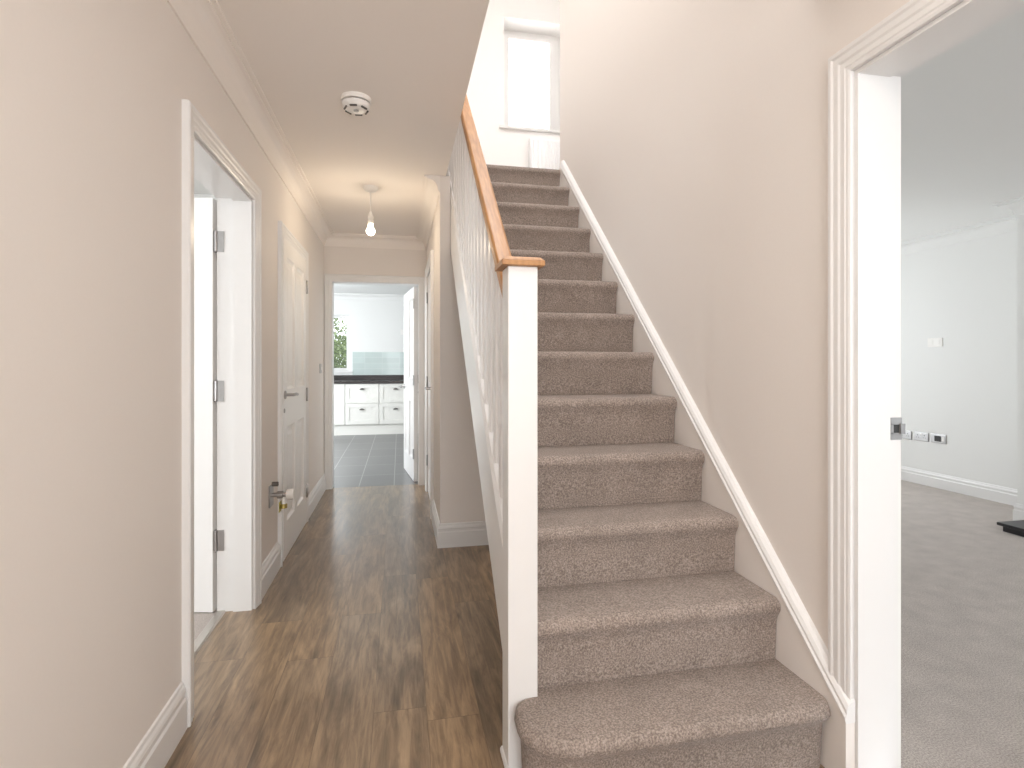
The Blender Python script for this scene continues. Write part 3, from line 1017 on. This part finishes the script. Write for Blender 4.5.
# added fill lamp, out of view near the entrance, brightens the bottom treads
fl = empty('added_fill_lamp', (0.62, 0.55, CZ), 'added flush fill lamp on the ceiling near the entrance', 'added fill lamp')
MB().lathe([(0.16, -0.03), (0.165, -0.025), (0.165, 0.0)], (0.62, 0.55, CZ), n=40).build('base_plate', 'plastic', fl, smooth=True)
MB().lathe([(0.05, -0.085), (0.11, -0.072), (0.145, -0.045), (0.15, -0.03)], (0.62, 0.55, CZ), n=40).build('diffuser', 'fill_lamp_glow', fl, smooth=True)
ad = bpy.data.lights.new('fill_lamp_light', 'AREA')
ad.shape = 'DISK'
ad.size = 0.3
ad.energy = 5
ad.color = (1.0, 0.95, 0.88)
ao = bpy.data.objects.new('fill_lamp_light', ad)
ao.location = (0, 0, -0.09)
ao.parent = fl
col.objects.link(ao)

# ------------------------------------------------------------------ small things on the hall's left wall
r = empty('capped_pipe_valve', (XL, 3.22, 0.45), 'chrome valve with a yellow tag low on the left wall between the doors', 'valve')
m = MB().box(XL, XL + 0.008, 3.175, 3.265, 0.405, 0.525)
m.build('wall_plate', 'chrome', r, bevel=0.003)
MB().lathe([(0.013, 0.0), (0.013, 0.03), (0.009, 0.034)], (XL + 0.006, 3.235, 0.525), 'X', 16).build('screw_knob', 'dark_metal', r, smooth=True)
m = MB().lathe([(0.012, 0), (0.012, 0.03), (0.021, 0.032), (0.021, 0.060), (0.013, 0.062), (0.013, 0.085)], (XL + 0.006, 3.22, 0.468), 'X', 20)
m.build('pipe_stub', 'chrome', r, smooth=True)
m = MB().lathe([(0.027, 0), (0.030, 0.004), (0.030, 0.036), (0.026, 0.040)], (XL + 0.085, 3.22, 0.468), 'X', 20)
m.lathe([(0.012, -0.045), (0.012, 0.0)], (XL + 0.07, 3.22, 0.455), 'Z', 16)
m.build('end_cap', 'plastic', r, smooth=True)
MB().lathe([(0.017, -0.022), (0.019, -0.02), (0.019, 0.0), (0.015, 0.002)], (XL + 0.07, 3.22, 0.415), 'Z', 16).build('brass_nut', 'brass', r, smooth=True)
MB().box(XL + 0.050, XL + 0.053, 3.19, 3.245, 0.375, 0.43).build('yellow_tag', 'tag', r)

r = empty('light_switch', (XL, 5.15, 1.15), 'chrome light switch on the left wall near the kitchen doorway', 'light switch')
MB().box(XL, XL + 0.009, 5.107, 5.193, 1.107, 1.193).build('switch_plate', 'chrome', r, bevel=0.003)
MB().box(XL + 0.009, XL + 0.014, 5.14, 5.16, 1.135, 1.165).build('rocker', 'plastic', r)

# ------------------------------------------------------------------ right room fittings
def socket(y, z, w_, label, dark=False, white=False, h=0.086):
    r_ = empty('wall_socket' if not white else 'blank_wall_plate', (RX, y, z), label, 'wall socket' if not white else 'wall plate', None if white else 'sockets on the right room wall')
    MB().box(RX - 0.010, RX, y - w_ / 2, y + w_ / 2, z - h / 2, z + h / 2).build('face_plate', 'plastic' if white else 'chrome', r_, bevel=0.003)
    if white:
        for sy in (-0.035, 0.035):
            MB().box(RX - 0.014, RX - 0.010, y + sy - 0.018, y + sy + 0.018, z - 0.022, z + 0.022).build('rocker', 'plastic', r_)
    elif dark:
        MB().box(RX - 0.014, RX - 0.010, y - 0.028, y + 0.034, z - 0.026, z + 0.026).build('module', 'dark', r_)
        MB().box(RX - 0.014, RX - 0.010, y - 0.060, y - 0.036, z - 0.020, z + 0.020).build('rocker', 'plastic', r_)
    else:
        for sy in (-0.036, 0.036):
            m_ = MB()
            m_.box(RX - 0.0105, RX - 0.0098, y + sy - 0.004, y + sy + 0.004, z + 0.008, z + 0.020)
            m_.box(RX - 0.0105, RX - 0.0098, y + sy - 0.014, y + sy - 0.006, z - 0.012, z - 0.006)
            m_.box(RX - 0.0105, RX - 0.0098, y + sy + 0.006, y + sy + 0.014, z - 0.012, z - 0.006)
            m_.build('pin_holes', 'dark', r_)
        MB().box(RX - 0.014, RX - 0.010, y - 0.010, y + 0.010, z + 0.014, z + 0.030).build('rocker', 'plastic', r_)


socket(4.63, 0.468, 0.150, 'chrome socket partly hidden by the right door lining')
socket(4.450, 0.471, 0.150, 'chrome socket in the middle of the row of three')
socket(4.275, 0.474, 0.150, 'chrome plate with a black module, rightmost of the row of three', dark=True)
socket(4.310, 1.398, 0.146, 'white plate high on the right room wall above the sockets', white=True)

r = empty('hearth', (4.4, 2.2, 0), 'black slate hearth slab in front of the chimney breast', 'hearth')
MB().box(4.215, 4.57, 1.25, 3.085, 0.0, 0.04).build('base_slab', 'slate', r)
MB().box(4.19, 4.57, 1.225, 3.11, 0.04, 0.062).build('top_slab', 'slate', r, bevel=0.004)

# ------------------------------------------------------------------ kitchen
FY = 9.36


def cabinet(xa, xb, kind, label):
    r_ = empty('kitchen_base_cabinet', ((xa + xb) / 2, FY + 0.3, 0.16), label, 'cabinet', 'kitchen base cabinets')
    MB().box(xa + 0.002, xb - 0.002, FY + 0.022, KB - 0.03, 0.165, 0.855).build('body', 'cabinet', r_)

    def front(name, a, b, z0, z1, hz, hx):
        m_ = MB()
        s = 0.065
        m_.box(a, a + s, FY, FY + 0.02, z0, z1).box(b - s, b, FY, FY + 0.02, z0, z1).box(a + s, b - s, FY, FY + 0.02, z0, z0 + s).box(a + s, b - s, FY, FY + 0.02, z1 - s, z1)
        m_.box(a + s, b - s, FY + 0.009, FY + 0.02, z0 + s, z1 - s)
        d_ = m_.build(name, 'cabinet', r_)
        # cup handle
        h_ = MB()
        prof = [(0.0, 0.012)]
        ring = []
        for k in range(9):
            aa = math.pi * k / 8
            ring.append((hx + 0.040 * math.cos(aa), hz - 0.012 + 0.028 * math.sin(aa)))
        h_.prism(ring, 'Y', FY - 0.022, FY)
        h_.build('cup_handle', 'dark_metal', d_, bevel=0.003)

    g = 0.004
    if kind == 'drawers':
        front('drawer', xa + g, xb - g, 0.535, 0.850, 0.765, (xa + xb) / 2)
        front('drawer', xa + g, xb - g, 0.180, 0.527, 0.430, (xa + xb) / 2)
    else:
        front('cabinet_door', xa + g, xb - g, 0.180, 0.850, 0.70, xa + 0.10)


cabinet(-1.45, -0.882, 'door', 'cream cabinet with one door below the kitchen window')
cabinet(-0.882, -0.335, 'drawers', 'cream two-drawer cabinet in the middle of the kitchen run')
cabinet(-0.335, 0.215, 'drawers', 'cream two-drawer cabinet partly hidden by the open kitchen door')
cabinet(0.215, 0.80, 'door', 'cream cabinet hidden right behind the open kitchen door')
r = tag(MB().box(-2.0, 1.4, FY + 0.035, FY + 0.055, 0.0, 0.163).build('plinth', 'cabinet'), 'cream plinth board along the foot of the kitchen cabinets', 'plinth')
r = tag(MB().box(-2.0, 1.4, FY - 0.025, KB, 0.857, 0.900).build('worktop', 'worktop', bevel=0.004), 'dark granite worktop on the kitchen cabinets', 'worktop')
r = tag(MB().box(-2.0, 1.4, KB - 0.022, KB, 0.900, 0.985).build('worktop_upstand', 'worktop'), 'dark granite upstand behind the worktop', 'upstand')
struct('wall_splashback', MB().box(KW[1] + 0.06, 1.4, KB - 0.010, KB, 0.985, 1.395), 'glass_tile', 'pale teal tiled splashback above the worktop', 'splashback')

wr = empty('window_2', (-1.2, KB + 0.12, KW[2]), 'white kitchen window with green shrubs outside', 'window', kind='structure')
m = MB()
f0, f1 = KB + 0.08, KB + 0.15
m.box(KW[0], KW[0] + 0.05, f0, f1, KW[2], KW[3]).box(KW[1] - 0.05, KW[1], f0, f1, KW[2], KW[3]).box(KW[0] + 0.05, KW[1] - 0.05, f0, f1, KW[2], KW[2] + 0.05).box(KW[0] + 0.05, KW[1] - 0.05, f0, f1, KW[3] - 0.05, KW[3])
m.build('window_frame', 'trim', wr)
MB().box(KW[0] + 0.05, KW[1] - 0.05, f0 + 0.03, f0 + 0.036, KW[2] + 0.05, KW[3] - 0.05).build('pane', 'glass', wr)
struct('trim_15', MB().box(KW[0] - 0.04, KW[1] + 0.06, KB - 0.03, KB + 0.1, KW[2] - 0.03, KW[2]), 'trim', 'white sill below the kitchen window', 'window sill')

# mixer tap at the worktop's right
r = empty('kitchen_switch', (0.05, KB, 1.76), 'small white fused switch on the kitchen wall above the splashback', 'switch')
MB().box(0.02, 0.10, KB - 0.009, KB, 1.71, 1.80).build('switch_plate', 'plastic', r, bevel=0.002)
MB().box(0.05, 0.07, KB - 0.013, KB - 0.009, 1.74, 1.77).build('rocker', 'plastic', r)

# garden shrub outside the kitchen window
rng = random.Random(4)


def shrub(cx, cy, rx, rz_, zc, label, n_=5200):
    r_ = empty('garden_shrub', (cx, cy, -0.15), label, 'shrub')
    m_ = MB()
    for i in range(n_):
        while True:
            p = Vector((rng.uniform(-1, 1), rng.uniform(-1, 1), rng.uniform(-1, 1)))
            if 0.35 < p.length < 1:
                break
        rad = 1 + 0.12 * math.sin(p.x * 7 + cx) + 0.12 * math.sin(p.z * 9)
        c_ = Vector((cx + p.x * rx * rad, cy + p.y * rx, zc + p.z * rz_ * rad))
        u = Vector((rng.gauss(0, 1), rng.gauss(0, 1), rng.gauss(0, 1))).normalized()
        v = u.cross(Vector((rng.gauss(0, 1), rng.gauss(0, 1), rng.gauss(0, 1)))).normalized()
        s = rng.uniform(0.03, 0.055)
        q = [c_ + u * s, c_ + v * s * 0.5, c_ - u * s, c_ - v * s * 0.5]
        m_.bm.faces.new([m_.bm.verts.new(t) for t in q])
    m_.build('foliage', 'leaf', r_)
    MB().tube([(cx, cy, -0.15), (cx + 0.03, cy, 0.4), (cx - 0.02, cy + 0.02, zc)], 0.035, 10).build('trunk', 'bark', r_)


shrub(-1.85, 13.6, 0.95, 1.2, 1.05, 'green leafy shrub outside the kitchen window', 16000)
